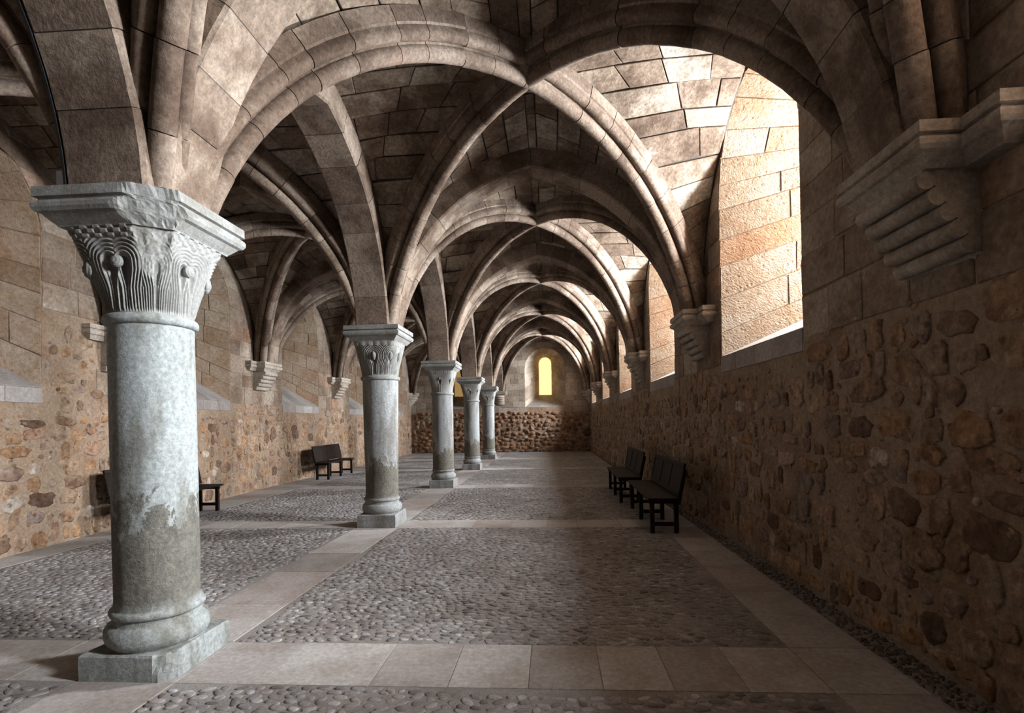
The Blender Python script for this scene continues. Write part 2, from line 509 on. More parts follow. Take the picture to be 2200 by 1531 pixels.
for k in range(0, NB):                        # cross bands and the strips between them
    yb = YK(k)
    if k > 0:
        if k == 1:
            xs = [XBR, -1.83, -1.15, -.66, -.17, .28, .70, 1.13, XRI]
        else:
            xs = splits(XBR, XRI, .4, .75)
        for a, b in zip(xs, xs[1:]): slab(a, b, yb - CW, yb + CW)
        xs = splits(XLS, XBL, .45, .85)
        for a, b in zip(xs, xs[1:]): slab(a, b, yb - CW, yb + CW)
        slab(XBL, XBR, yb - CW, yb + CW)
        slab(XRI, XRO(yb - CW), yb - CW, yb + CW, x1b=XRO(yb + CW))
    y0 = yb + CW if k > 0 else YN
    y1 = YK(k + 1) - CW if k + 1 < NB else YF
    ys = splits(y0, y1, .55, 1.1)
    for a, b in zip(ys, ys[1:]): slab(XBL, XBR, a, b)
    ys = splits(y0, y1, .6, 1.2)
    for a, b in zip(ys, ys[1:]): slab(XRI, XRO(a), a, b, x1b=XRO(b))
    ys = splits(y0, y1, .7, 1.3)
    for a, b in zip(ys, ys[1:]): slab(XL(a) - .03, XLS, a, b, x0b=XL(b) - .03)

FARC = 13.0                                   # beyond this the cobbles are relief in the floor material
def cobble_field(x0, x1, y0, y1):
    N = []
    ry = .056
    rows = int((y1 - y0) / ry)
    for i in range(rows):
        y = y0 + ry * (i + .5)
        x = x0 + rng.uniform(.01, .05)
        while x < x1 - .02:
            L = rng.uniform(.05, .125)
            cx = x + L / 2
            if cx + L * .4 > x1: break
            N.append((cx, y + rng.normal(0, .010), L / 2 * .96, ry / 2 * rng.uniform(.80, 1.15), rng.normal(0, .40), rng.uniform(.004, .010)))
            x += L + .002
    N = np.array(N)
    wx = .03 * np.sin(N[:, 1] * 3.1 + np.sin(N[:, 0] * 1.7) * 2)
    wy = .045 * np.sin(N[:, 0] * 2.3 + np.sin(N[:, 1] * 1.3) * 2)
    N[:, 0] = np.clip(N[:, 0] + wx, x0 + .03, x1 - .03); N[:, 1] = np.clip(N[:, 1] + wy, y0 + .022, y1 - .022)
    N[:, 4] += np.arctan(.045 * 2.3 * np.cos(N[:, 0] * 2.3))
    return N
fields = []
for k in range(0, NB):
    y0 = YK(k) + CW + .004 if k else 1.2
    y1 = YK(k + 1) - CW - .004
    if y0 > FARC: break
    for a, b in ((XBR + .004, XRI - .004), (XLS + .004, XBL - .004)):
        fields.append(cobble_field(a, b, y0, min(y1, YK(3) - CW)))
N = np.concatenate(fields)
def cobble_verts(N, n=8):
    m = len(N)
    th = np.arange(n) / n * 2 * np.pi
    rad = rng.uniform(.78, 1.06, (m, n))
    p = 2.6
    sup = 1 / (np.abs(np.cos(th)) ** p + np.abs(np.sin(th)) ** p) ** (1 / p)
    lx = np.cos(th) * sup * rad * N[:, 2:3]; ly = np.sin(th) * sup * rad * N[:, 3:4]
    c, s = np.cos(N[:, 4:5]), np.sin(N[:, 4:5])
    X = lx * c - ly * s; Yv = lx * s + ly * c
    h = N[:, 5:6]
    tilt = rng.uniform(-.35, .35, (m, 1)) * h
    r0 = np.stack([N[:, 0:1] + X, N[:, 1:2] + Yv, np.full_like(X, -.020)], 2)
    r1 = np.stack([N[:, 0:1] + X * .96, N[:, 1:2] + Yv * .96, -.006 + h * .45 + np.cos(th) * tilt], 2)
    r2 = np.stack([N[:, 0:1] + X * .62, N[:, 1:2] + Yv * .62, -.006 + h * .95 + np.cos(th) * tilt * .6], 2)
    ce = np.stack([N[:, 0:1], N[:, 1:2], -.006 + h * 1.02], 2)
    Vv = np.concatenate([r0, r1, r2, ce], 1)
    f = []
    for i in range(n):
        j = (i + 1) % n
        for q in (0, n): f += [(q + i, q + j, q + n + j), (q + i, q + n + j, q + n + i)]
        f.append((2 * n + i, 2 * n + j, 3 * n))
    return Vv, np.array(f)
VV, ff = cobble_verts(N)
Nv = VV.shape[1]
# project the centres: the 300 that show largest are parts of their own
P = np.stack([N[:, 0], N[:, 1], np.full(len(N), -1.6)], 1)
d = P @ np.array(_F2); u = FPX * (P @ np.array(_Rc)) / d + CX; v = CY - FPX * (P @ np.array(_Uc)) / d
vis = (d > .3) & (u > 0) & (u < 2200) & (v < 1531)
vis &= ~((u < 470) & (u > 170) & (v > 1180))
area = np.where(vis, N[:, 2] * N[:, 3] / d ** 3, 0)
big = np.argsort(-area)[:300]
for i in big:
    npmesh('cobble', VV[i], ff, M['cobble'], floor)
rest = np.setdiff1d(np.arange(len(N)), big)
allF = (ff[None] + (np.arange(len(rest)) * Nv)[:, None, None]).reshape(-1, 3)
o = npmesh('cobbles', VV[rest].reshape(-1, 3), allF, M['cobble'], floor); o['kind'] = 'stuff'
for k in range(3, NB):                        # distant cobbled fields
    y1 = YK(k + 1) - (CW if k + 1 < NB else 0)
    for a, b in ((XBR, XRI), (XLS, XBL)):
        V, F = box(a, b, YK(k) + CW, y1, -.05, -.002)
        mesh('cobbled_field', V, F, M['floor'], floor)

# loose gravel between the slabs and the right wall
m = 5200
gy = rng.uniform(1.6, YF, m) ** 1.0
gy = 1.6 + (YF - 1.6) * rng.uniform(0, 1, m) ** 1.8
gx0 = 2.165 - .006 * gy; gx1 = 2.415 - .0165 * gy
gx = gx0 + (gx1 - gx0) * rng.uniform(.0, 1.0, m)
G = np.stack([gx, gy, rng.uniform(.008, .02, m), rng.uniform(.007, .015, m), rng.uniform(0, 3.1, m), rng.uniform(.008, .02, m)], 1)
GV, gf = cobble_verts(G, 6)
gF = (gf[None] + (np.arange(m) * GV.shape[1])[:, None, None]).reshape(-1, 3)
o = npmesh('gravel', GV.reshape(-1, 3), gF, M['gravel'])
tag(o, 'dark loose gravel strip along the foot of the right wall', 'gravel', kind='stuff')

# ------------------------------------------------------------------ windows and long walls
ZTOP = 6.35
WH = 1.10                                     # half width of the splayed openings
def win_geo(sd, k):
    y = (YK(k) + YK(k + 1)) / 2 + (WOFF_R if sd == 'R' else WOFF_L)
    if sd == 'R':
        return dict(y=y, sill=2.42, spring=4.58, wo=.30, osill=3.40, ospring=4.85, depth=2.20)
    return dict(y=y, sill=2.17, spring=4.30, wo=.40, osill=2.95, ospring=4.45, depth=1.05)
def wall_pt(sd, y, z, off=0):
    """point on the inner face, off metres towards the room"""
    return Vector((XR(y) - off, y, z)) if sd == 'R' else Vector((XL(y) + off, y, z))
def arch_top(g, y):
    x = abs(y - g['y'])
    if x >= WH: return None
    return g['spring'] + math.sqrt(WH * WH - x * x)
def half_at(g, z):
    """half width of the opening at height z (0 when closed)"""
    if z < g['sill'] - .22: return 0
    if z <= g['spring']: return WH
    q = WH * WH - (z - g['spring']) ** 2
    return math.sqrt(q) if q > 0 else 0
walls = {}
for sd, nm in (('R', 'wall_right'), ('L', 'wall_left')):
    gs = [win_geo(sd, k) for k in range(NB)]
    ys = {YN - .5, YF + .5}
    y = YN
    while y < YF: ys.add(y); y += .5
    for g in gs:
        for i in range(21): ys.add(g['y'] - WH * math.cos(math.pi * i / 20))
    ys = sorted(ys)
    J = Join()
    for a, b in zip(ys, ys[1:]):
        if b - a < 1e-5: continue
        mid = (a + b) / 2
        g = next((g for g in gs if abs(mid - g['y']) < WH), None)
        def quad(za, zb, zc, zd):
            q = [wall_pt(sd, a, za), wall_pt(sd, b, zb), wall_pt(sd, b, zc), wall_pt(sd, a, zd)]
            J.add(q, [(0, 1, 2, 3) if sd == 'L' else (3, 2, 1, 0)])
        if g is None: quad(0 - .05, -.05, ZTOP, ZTOP)
        else:
            quad(-.05, -.05, g['sill'] - .20, g['sill'] - .20)
            quad(arch_top(g, a) or g['spring'], arch_top(g, b) or g['spring'], ZTOP, ZTOP)
    walls[sd] = J.build(nm, M['mortar'])
tag(walls['R'], 'shadowed rubble wall with deep splayed windows beside the right aisle', 'wall', kind='structure')
tag(walls['L'], 'sunlit rubble wall with blind window niches beside the left aisle', 'wall', kind='structure')

def window(sd, k):
    g = win_geo(sd, k); rn = random.Random(100 + k + (50 if sd == 'L' else 0))
    sg = 1 if sd == 'R' else -1
    def P(y, z, s):                            # s: 0 inner face .. 1 outer
        p = wall_pt(sd, g['y'], z); q = wall_pt(sd, y, z)
        return Vector((q.x + sg * g['depth'] * s, y, z))
    nA = 16
    inner = [(g['y'] + WH, g['sill'])] + [(g['y'] + WH * math.cos(math.pi * i / nA), g['spring'] + WH * math.sin(math.pi * i / nA)) for i in range(nA + 1)] + [(g['y'] - WH, g['sill'])]
    wo = g['wo']
    outer = [(g['y'] + wo, g['osill'])] + [(g['y'] + wo * math.cos(math.pi * i / nA), g['ospring'] + wo * math.sin(math.pi * i / nA)) for i in range(nA + 1)] + [(g['y'] - wo, g['osill'])]
    V = [P(y, z, 0) for y, z in inner] + [P(y, z, 1) for y, z in outer]
    n = len(inner)
    F = [(i, i + 1, n + i + 1, n + i) for i in range(n - 1)] + [(n - 1, 0, n, 2 * n - 1)]
    if sd == 'L': F = [f[::-1] for f in F]
    fr = mesh('window_%d' % ((k + 1) if sd == 'R' else (k + 9)), V, F, M['mortar'])
    # front row of slabs under the opening
    zz0, zz1 = g['sill'] - .21, g['sill']
    V = [P(g['y'] - WH, zz0, 0), P(g['y'] + WH, zz0, 0), P(g['y'] + WH, zz1, 0), P(g['y'] - WH, zz1, 0)]
    e = rn.uniform(-.1, .1)
    cuts = [-WH, -WH + .62 + e, -.02 + e, .55 + e, WH]
    nrm = Vector((-sg, 0, 0))
    for a, b in zip(cuts, cuts[1:]):
        c = [P(g['y'] + a, zz0, 0), P(g['y'] + b, zz0, 0), P(g['y'] + b, zz1, 0), P(g['y'] + a, zz1, 0)]
        if sd == 'R': c = c[::-1]
        Vb, Fb = block(c, nrm, .003, .012, .06, .004)
        mesh('sill_slab', Vb, Fb, M['slab'], fr)
    # sloping sill
    for a, b in ((-1, -.34), (-.34, .3), (.3, 1)):
        c = [P(g['y'] + WH * a, g['sill'], 0), P(g['y'] + WH * b, g['sill'], 0), P(g['y'] + wo * b, g['osill'], 1), P(g['y'] + wo * a, g['osill'], 1)]
        if sd == 'R': c = c[::-1]
        nn = (c[1] - c[0]).cross(c[2] - c[1]).normalized()
        if nn.z < 0: nn = -nn
        Vb, Fb = block(c, nn, .002, .015, .05, .004)
        mesh('sloping_sill', Vb, Fb, M['slab'], fr)
    # jamb and arch stones: courses along the profile, blocks along the depth
    def loft(ring, t):
        return ring(t)
    def prof(t, half, sill, spring):
        """t in [0,1]: from the far bottom corner up, over the arch, down to the near corner"""
        ls, la = spring - sill, math.pi * half
        tot = 2 * (g['spring'] - g['sill']) + math.pi * WH
        l0 = (g['spring'] - g['sill']) / tot
        if t < l0: return (g['y'] + half, sill + ls * t / l0)
        if t > 1 - l0: return (g['y'] - half, sill + ls * (1 - t) / l0)
        a = math.pi * (t - l0) / (1 - 2 * l0)
        return (g['y'] + half * math.cos(a), spring + half * math.sin(a))
    def S(t, s):
        yi, zi = prof(t, WH, g['sill'], g['spring']); yo, zo = prof(t, wo, g['osill'], g['ospring'])
        a, b = P(yi, zi, 0), P(yo, zo, 1)
        return a.lerp(b, s)
    tot = 2 * (g['spring'] - g['sill']) + math.pi * WH
    nc = 19
    ts = [0]
    while ts[-1] < 1 - .30 / tot: ts.append(min(1, ts[-1] + rn.uniform(.30, .46) / tot))
    ts[-1] = 1
    cen = Vector(((P(g['y'], 4, 0) + P(g['y'], 4, 1)) / 2).to_tuple())
    for i, (t0, t1) in enumerate(zip(ts, ts[1:])):
        cs = [0, rn.uniform(.22, .45), rn.uniform(.55, .8), 1] if i % 2 else [0, rn.uniform(.35, .65), 1]
        for s0, s1 in zip(cs, cs[1:]):
            c = [S(t0, s0), S(t0, s1), S(t1, s1), S(t1, s0)]
            nn = (c[1] - c[0]).cross(c[2] - c[1]).normalized()
            mid = (c[0] + c[2]) / 2
            if nn.dot(cen - mid) < 0: nn = -nn
            Vb, Fb = block(c, nn, .006, rn.uniform(.008, .016), .04, .006, .006, rn)
            mesh('jamb_stone', Vb, Fb, M['jamb'], fr)
    # pane or infill at the outer end
    V = [P(y, z, .995) for y, z in outer]
    V2 = [P(y, z, 1.05) for y, z in outer]
    m = len(V)
    Fp = [tuple(range(m)), tuple(range(2 * m - 1, m - 1, -1))] + [(i, i + 1, m + i + 1, m + i) for i in range(m - 1)]
    po = mesh('pane' if sd == 'R' else 'stone_infill', V + V2, Fp, M['day'] if sd == 'R' else M['blind'], fr)
    if sd == 'R':
        po.data.materials.append(M['blind'])
        for p in po.data.polygons[1:]: p.material_index = 1
    sw = 'right' if sd == 'R' else 'left'
    where = 'beside the viewpoint, before the nearest %s-wall corbel' % sw if k == 0 else ('between the fifth %s-wall corbel and the end wall' % sw if k == NB - 1 else 'between the %s and %s %s-wall corbels' % (ORD[k - 1], ORD[k], sw))
    lab = ('bright splayed window ' if sd == 'R' else 'blind splayed niche ') + where
    tag(fr, lab, 'window', 'splayed windows in the right wall' if sd == 'R' else 'window niches in the left wall', 'structure')
for k in range(NB):
    window('R', k)
    window('L', k)

# ------------------------------------------------------------------ wall stones
def show_size(p, s):
    P = Vector(p) - Vector((0, 0, 1.6))
    d = P.dot(_F2)
    if d < .4: return 0
    u = FPX * P.dot(_Rc) / d + CX; v = CY - FPX * P.dot(_Uc) / d
    if u < -60 or u > 2260 or v < -60 or v > 1600: return 0
    return s / d / d
def dome(c, ax, az, n, w, h, H, rn, ng=10, rings=3):
    """irregular field stone: centre c on the wall plane, axes ax/az, normal n"""
    V = []; F = []
    p = rn.uniform(2.0, 5.0); rot = rn.uniform(-.35, .35)
    rad = [rn.uniform(.74, 1.08) for _ in range(ng)]
    tx, tz = rn.uniform(-.5, .5), rn.uniform(-.5, .5)
    lev = [(1.0, -.03), (.985, .55), (.88, .95), (.50, 1.0)][:rings + 1]
    for q, (rr, hh) in enumerate(lev):
        for i in range(ng):
            t = 2 * math.pi * i / ng
            sup = 1 / (abs(math.cos(t)) ** p + abs(math.sin(t)) ** p) ** (1 / p)
            x0, y0 = math.cos(t) * sup * rad[i] * rr, math.sin(t) * sup * rad[i] * rr
            x, y = w / 2 * (x0 * math.cos(rot * .4) - y0 * math.sin(rot * .4)), h / 2 * (x0 * math.sin(rot) + y0 * math.cos(rot))
            if q >= 2: x *= rn.uniform(.86, 1.06); y *= rn.uniform(.86, 1.06)
            zz = -.03 if q == 0 else H * (hh * rn.uniform(.65, 1.2) + tx * x0 + tz * y0)
            V.append(c + ax * x + az * y + n * zz)
    V.append(c + n * H * rn.uniform(.7, 1.2))
    for q in range(rings):
        for i in range(ng):
            j = (i + 1) % ng
            F.append((q * ng + i, q * ng + j, (q + 1) * ng + j, (q + 1) * ng + i))
    for i in range(ng): F.append((rings * ng + i, rings * ng + (i + 1) % ng, len(V) - 1))
    return V, F
def put_rubble(items, mat, parent, limit=280, name='rubble_stone'):
    """items: list of (size, V, F); the largest in view become parts of their own"""
    items.sort(key=lambda t: -t[0])
    J = Join(); nj = 0
    for i, (s, V, F) in enumerate(items):
        if i < limit and s > 0: mesh(name, V, F, mat, parent, True)
        else: J.add(V, F); nj += 1
    if nj:
        o = J.build(name + 's', mat, parent, True); o['kind'] = 'stuff'
AZ = Vector((0, 0, 1)); AY = Vector((0, 1, 0)); AX = Vector((1, 0, 0))
def long_wall(sd, zr, seed):
    rn = random.Random(seed)
    gs = [win_geo(sd, k) for k in range(NB)]
    nrm = Vector((-1, 0, 0)) if sd == 'R' else Vector((1, 0, 0))
    par = walls[sd]
    items = []
    y_lo = 1.2 if sd == 'R' else 2.2
    def top(y): return zr(y)
    z = .0; row = 0
    while z < 3.6:
        hh = rn.uniform(.14, .27)
        y = y_lo + rn.uniform(0, .2)
        while y < YF - .1:
            near = y < 14
            wv = rn.choice((rn.uniform(.10, .2), rn.uniform(.2, .46))) if near else rn.uniform(.2, .5)
            yc = y + wv / 2; zc = z + hh / 2 + rn.uniform(-.055, .055)
            y += wv + rn.uniform(.0, .045)
            if zc + hh / 2 > top(yc) + .05: continue
            g = min(gs, key=lambda g: abs(g['y'] - yc))
            if zc + hh / 2 > g['sill'] - .21 and abs(yc - g['y']) < WH + wv / 2: continue
            if rn.random() < .05: continue
            sc = rn.uniform(.8, 1.05)
            H = rn.choice((.006, .010, .014, .022)) * (1.1 if sd == 'R' else 1)
            c = wall_pt(sd, yc, max(zc, .08))
            V, F = dome(c, AY, AZ, nrm, wv * sc, hh * rn.uniform(.7, 1.2), H, rn, 13 if near else 8, 3 if near else 2)
            items.append((show_size(c, wv * hh), V, F))
        z += hh + .012; row += 1
    put_rubble(items, M['rubble'], par)
    J = Join()
    for i in range(1500):                     # chips pressed into the mortar
        yc = y_lo + (YF - y_lo) * rn.random() ** 1.7; zc = rn.uniform(.05, 2.9)
        if zc > zr(yc): continue
        g = min(gs, key=lambda g: abs(g['y'] - yc))
        if zc > g['sill'] - .3 and abs(yc - g['y']) < WH + .1: continue
        wv = rn.uniform(.03, .10)
        V, F = dome(wall_pt(sd, yc, zc), AY, AZ, nrm, wv, wv * rn.uniform(.5, 1.1), rn.uniform(.006, .016), rn, 7, 2)
        J.add(V, F)
    J.build('stone_chips', M['rubble'], par, True)['kind'] = 'stuff'
    # dressed blocks between the windows
    items = []
    z = 2.32 if sd == 'R' else 2.12
    while z < 5.6:
        hh = rn.uniform(.28, .44)
        for k in range(-1, NB):
            ya = max((gs[k]['y'] if k >= 0 else y_lo - 1.1), y_lo - 1.1); yb = gs[k + 1]['y'] if k + 1 < NB else YF + .9
            def edge(zq):
                a = ya + (half_at(gs[k], zq) if k >= 0 else 0) ; b = yb - (half_at(gs[k + 1], zq) if k + 1 < NB else .9)
                return a, b
            a0, b0 = edge(z); a1, b1 = edge(z + hh)
            if b0 - a0 < .1: continue
            nb = max(2, round((b0 - a0) / rn.uniform(.42, .62)))
            fr = [0] + sorted((i + rn.uniform(-.22, .22)) / nb for i in range(1, nb)) + [1]
            for f0, f1 in zip(fr, fr[1:]):
                q = [a0 + (b0 - a0) * f0, a0 + (b0 - a0) * f1, a1 + (b1 - a1) * f1, a1 + (b1 - a1) * f0]
                yc = sum(q) / 4
                if yc < y_lo - 1 or yc > YF: continue
                if z < zr(yc) - .06: continue
                kb = min(NB - 1, max(0, int((yc - YN) / B)))
                zweb = LWALL[sd, kb].zext(yc - LWALL[sd, kb].P0.y)
                if z > zweb: continue
                c = [wall_pt(sd, q[0], z), wall_pt(sd, q[1], z), wall_pt(sd, q[2], z + hh), wall_pt(sd, q[3], z + hh)]
                if sd == 'R': c = c[::-1]
                V, F = block(c, nrm, .008, rn.uniform(.004, .014), .04, .007, .008, rn)
                items.append((show_size(c[0], hh * abs(q[1] - q[0])), V, F))
        z += hh
    items.sort(key=lambda t: -t[0])
    J = Join()
    for i, (s, V, F) in enumerate(items):
        if i < 270 and s > 0: mesh('ashlar_block', V, F, M['ashlar'], par)
        else: J.add(V, F)
    o = J.build('ashlar_blocks', M['ashlar'], par); o['kind'] = 'stuff'
def zr_R(y): return 2.36
def zr_L(y): return 3.05 if y < 7.4 else 2.16
long_wall('R', zr_R, 21)
long_wall('L', zr_L, 22)

# ------------------------------------------------------------------ end wall and the wall behind the camera
def cross_wall(name, y, face, wins):
    """face: -1 looks towards the camera. wins: list of (x, half, sill, spring, pane material)"""
    rn = random.Random(31)
    X0, X1 = -8.3, 3.3
    xs = {X0, X1}
    x = X0
    while x < X1: xs.add(round(x, 3)); x += .5
    for wx, wh, ws, wsp, pm in wins:
        for i in range(15): xs.add(wx - wh * math.cos(math.pi * i / 14))
    xs = sorted(xs); J = Join()
    for a, b in zip(xs, xs[1:]):
        mid = (a + b) / 2
        q = next((q for q in wins if abs(mid - q[0]) < q[1]), None)
        def quad(za, zb, zc, zd):
            p = [Vector((a, y, za)), Vector((b, y, zb)), Vector((b, y, zc)), Vector((a, y, zd))]
            J.add(p, [(0, 1, 2, 3) if face < 0 else (3, 2, 1, 0)])
        if q is None: quad(-.05, -.05, ZTOP, ZTOP)
        else:
            def at(x): return q[3] + math.sqrt(max(0, q[1] ** 2 - (x - q[0]) ** 2))
            quad(-.05, -.05, q[2], q[2]); quad(at(a), at(b), ZTOP, ZTOP)
    o = J.build(name, M['mortar'] if face < 0 else M['plaster'])
    if face > 0: return o
    n = Vector((0, -1, 0))
    items = []
    z = 0
    while z < 2.05:
        hh = rn.uniform(.14, .26); x = XL(y) + rn.uniform(0, .2)
        while x < XR(y):
            wv = rn.uniform(.16, .42)
            c = Vector((x + wv / 2, y, max(.08, z + hh / 2 + rn.uniform(-.06, .06))))
            V, F = dome(c, AX, AZ, n, wv * rn.uniform(.85, 1.02), hh * rn.uniform(.8, 1.15), rn.choice((.02, .03, .05)), rn, 9, 2)
            items.append((show_size(c, wv * hh), V, F)); x += wv + .02
        z += hh
    put_rubble(items, M['rubble_end'], o)
    items = []
    z = 2.05
    while z < 5.6:
        hh = rn.uniform(.26, .38); x = XL(y) + rn.uniform(-.4, 0)
        while x < XR(y) + .2:
            wv = rn.uniform(.32, .66); x0, x1 = x, x + wv; x += wv
            xa, xb, xa1, xb1 = x0, x1, x0, x1
            for q in wins:
                def hw(zz):
                    if zz < q[2] : return 0
                    if zz <= q[3]: return q[1]
                    s = q[1] ** 2 - (zz - q[3]) ** 2
                    return math.sqrt(s) if s > 0 else 0
                for which, zz in ((0, z + .01), (1, z + hh)):
                    h = hw(zz)
                    if h == 0: continue
                    lo, hi = q[0] - h, q[0] + h
                    p, r = (xa, xb) if which == 0 else (xa1, xb1)
                    if p >= lo and r <= hi: p = r = lo
                    elif p < lo < r: r = lo
                    elif p < hi < r: p = hi
                    if which == 0: xa, xb = p, r
                    else: xa1, xb1 = p, r
            if xb - xa < .05 or xb1 - xa1 < .03: continue
            c = [Vector((xa, y, z)), Vector((xb, y, z)), Vector((xb1, y, z + hh)), Vector((xa1, y, z + hh))]
            V, F = block(c, n, .007, rn.uniform(.004, .014), .04, .007, .006, rn)
            mesh('ashlar_block', V, F, M['ashlar_end'], o)
        z += hh
    return o
XWIN = [(-.30, 1.06, 2.32, 4.35), (-4.95, 1.0, 2.32, 4.2)]
far = cross_wall('wall_far', YF, -1, [(x, h, s, p, None) for x, h, s, p in XWIN])
tag(far, 'end wall of red rubble below pale dressed blocks behind the last column', 'wall', kind='structure')
near = cross_wall('wall_near', YN - .3, 1, [])
tag(near, 'plain wall closing the hall behind the viewpoint', 'wall', kind='structure')
def end_window(i, x, wh, sill, spring, pm, lab):
    rn = random.Random(60 + i)
    wo, os_, osp, dp = .34, 3.02, 4.72, 1.25
    y0 = YF
    nA = 14
    def ring(h, s, sp): return [(x - h, s)] + [(x - h * math.cos(math.pi * j / nA), sp + h * math.sin(math.pi * j / nA)) for j in range(nA + 1)] + [(x + h, s)]
    inn, out = ring(wh, sill, spring), ring(wo, os_, osp)
    V = [(a, y0, b) for a, b in inn] + [(a, y0 + dp, b) for a, b in out]
    n = len(inn)
    F = [(j, j + 1, n + j + 1, n + j) for j in range(n - 1)] + [(n - 1, 0, n, 2 * n - 1)]
    fr = mesh('window_%d' % i, V, F, M['mortar'])
    tot = 2 * (spring - sill) + math.pi * wh
    def prof(t, half, si, sp):
        l0 = (spring - sill) / tot
        if t < l0: return (x - half, si + (sp - si) * t / l0)
        if t > 1 - l0: return (x + half, si + (sp - si) * (1 - t) / l0)
        a = math.pi * (t - l0) / (1 - 2 * l0)
        return (x - half * math.cos(a), sp + half * math.sin(a))
    def S(t, s):
        a, b = prof(t, wh, sill, spring), prof(t, wo, os_, osp)
        return Vector((a[0], y0, a[1])).lerp(Vector((b[0], y0 + dp, b[1])), s)
    ts = [0]
    while ts[-1] < 1 - .3 / tot: ts.append(min(1, ts[-1] + rn.uniform(.28, .38) / tot))
    ts[-1] = 1
    cen = Vector((x, y0 + .4, 3.6))
    def put(c, nm, mt):
        nn = (c[1] - c[0]).cross(c[2] - c[1]).normalized()
        if nn.dot(cen - (c[0] + c[2]) / 2) < 0: nn = -nn
        Vb, Fb = block(c, nn, .006, rn.uniform(.008, .015), .04, .006, .004, rn)
        mesh(nm, Vb, Fb, mt, fr)
    for j, (t0, t1) in enumerate(zip(ts, ts[1:])):
        cs = [0, rn.uniform(.3, .6), 1]
        for s0, s1 in zip(cs, cs[1:]): put([S(t0, s0), S(t0, s1), S(t1, s1), S(t1, s0)], 'jamb_stone', M['ashlar_end'])
    for a, b in ((-1, -.3), (-.3, .4), (.4, 1)):
        put([Vector((x + wh * a, y0, sill)), Vector((x + wh * b, y0, sill)), Vector((x + wo * b, y0 + dp, os_)), Vector((x + wo * a, y0 + dp, os_))], 'sloping_sill', M['slab'])
    Vp = [(a, y0 + dp - .01, b) for a, b in out] + [(a, y0 + dp + .04, b) for a, b in out]
    m = len(out)
    mesh('pane', Vp, [tuple(range(m)), tuple(range(2 * m - 1, m - 1, -1))] + [(j, j + 1, m + j + 1, m + j) for j in range(m - 1)], pm, fr)
    tag(fr, lab, 'window', None, 'structure')
end_window(7, *XWIN[0], M['amber'], 'glowing amber arched window at the end of the right aisle')
end_window(8, *XWIN[1], M['amber_dim'], 'dim amber window behind the columns at the end of the left aisle')
V, F = box(-8.5, 3.6, YN - .9, YF + .9, ZTOP, ZTOP + .2)
light_blocker = mesh('ceiling', V, F, M['plaster'])  # unseen slab added over the vaults to keep outside light from leaking in
tag(light_blocker, 'unseen flat slab added above the stone vaults to block light leaks', 'light_blocker', kind='structure')

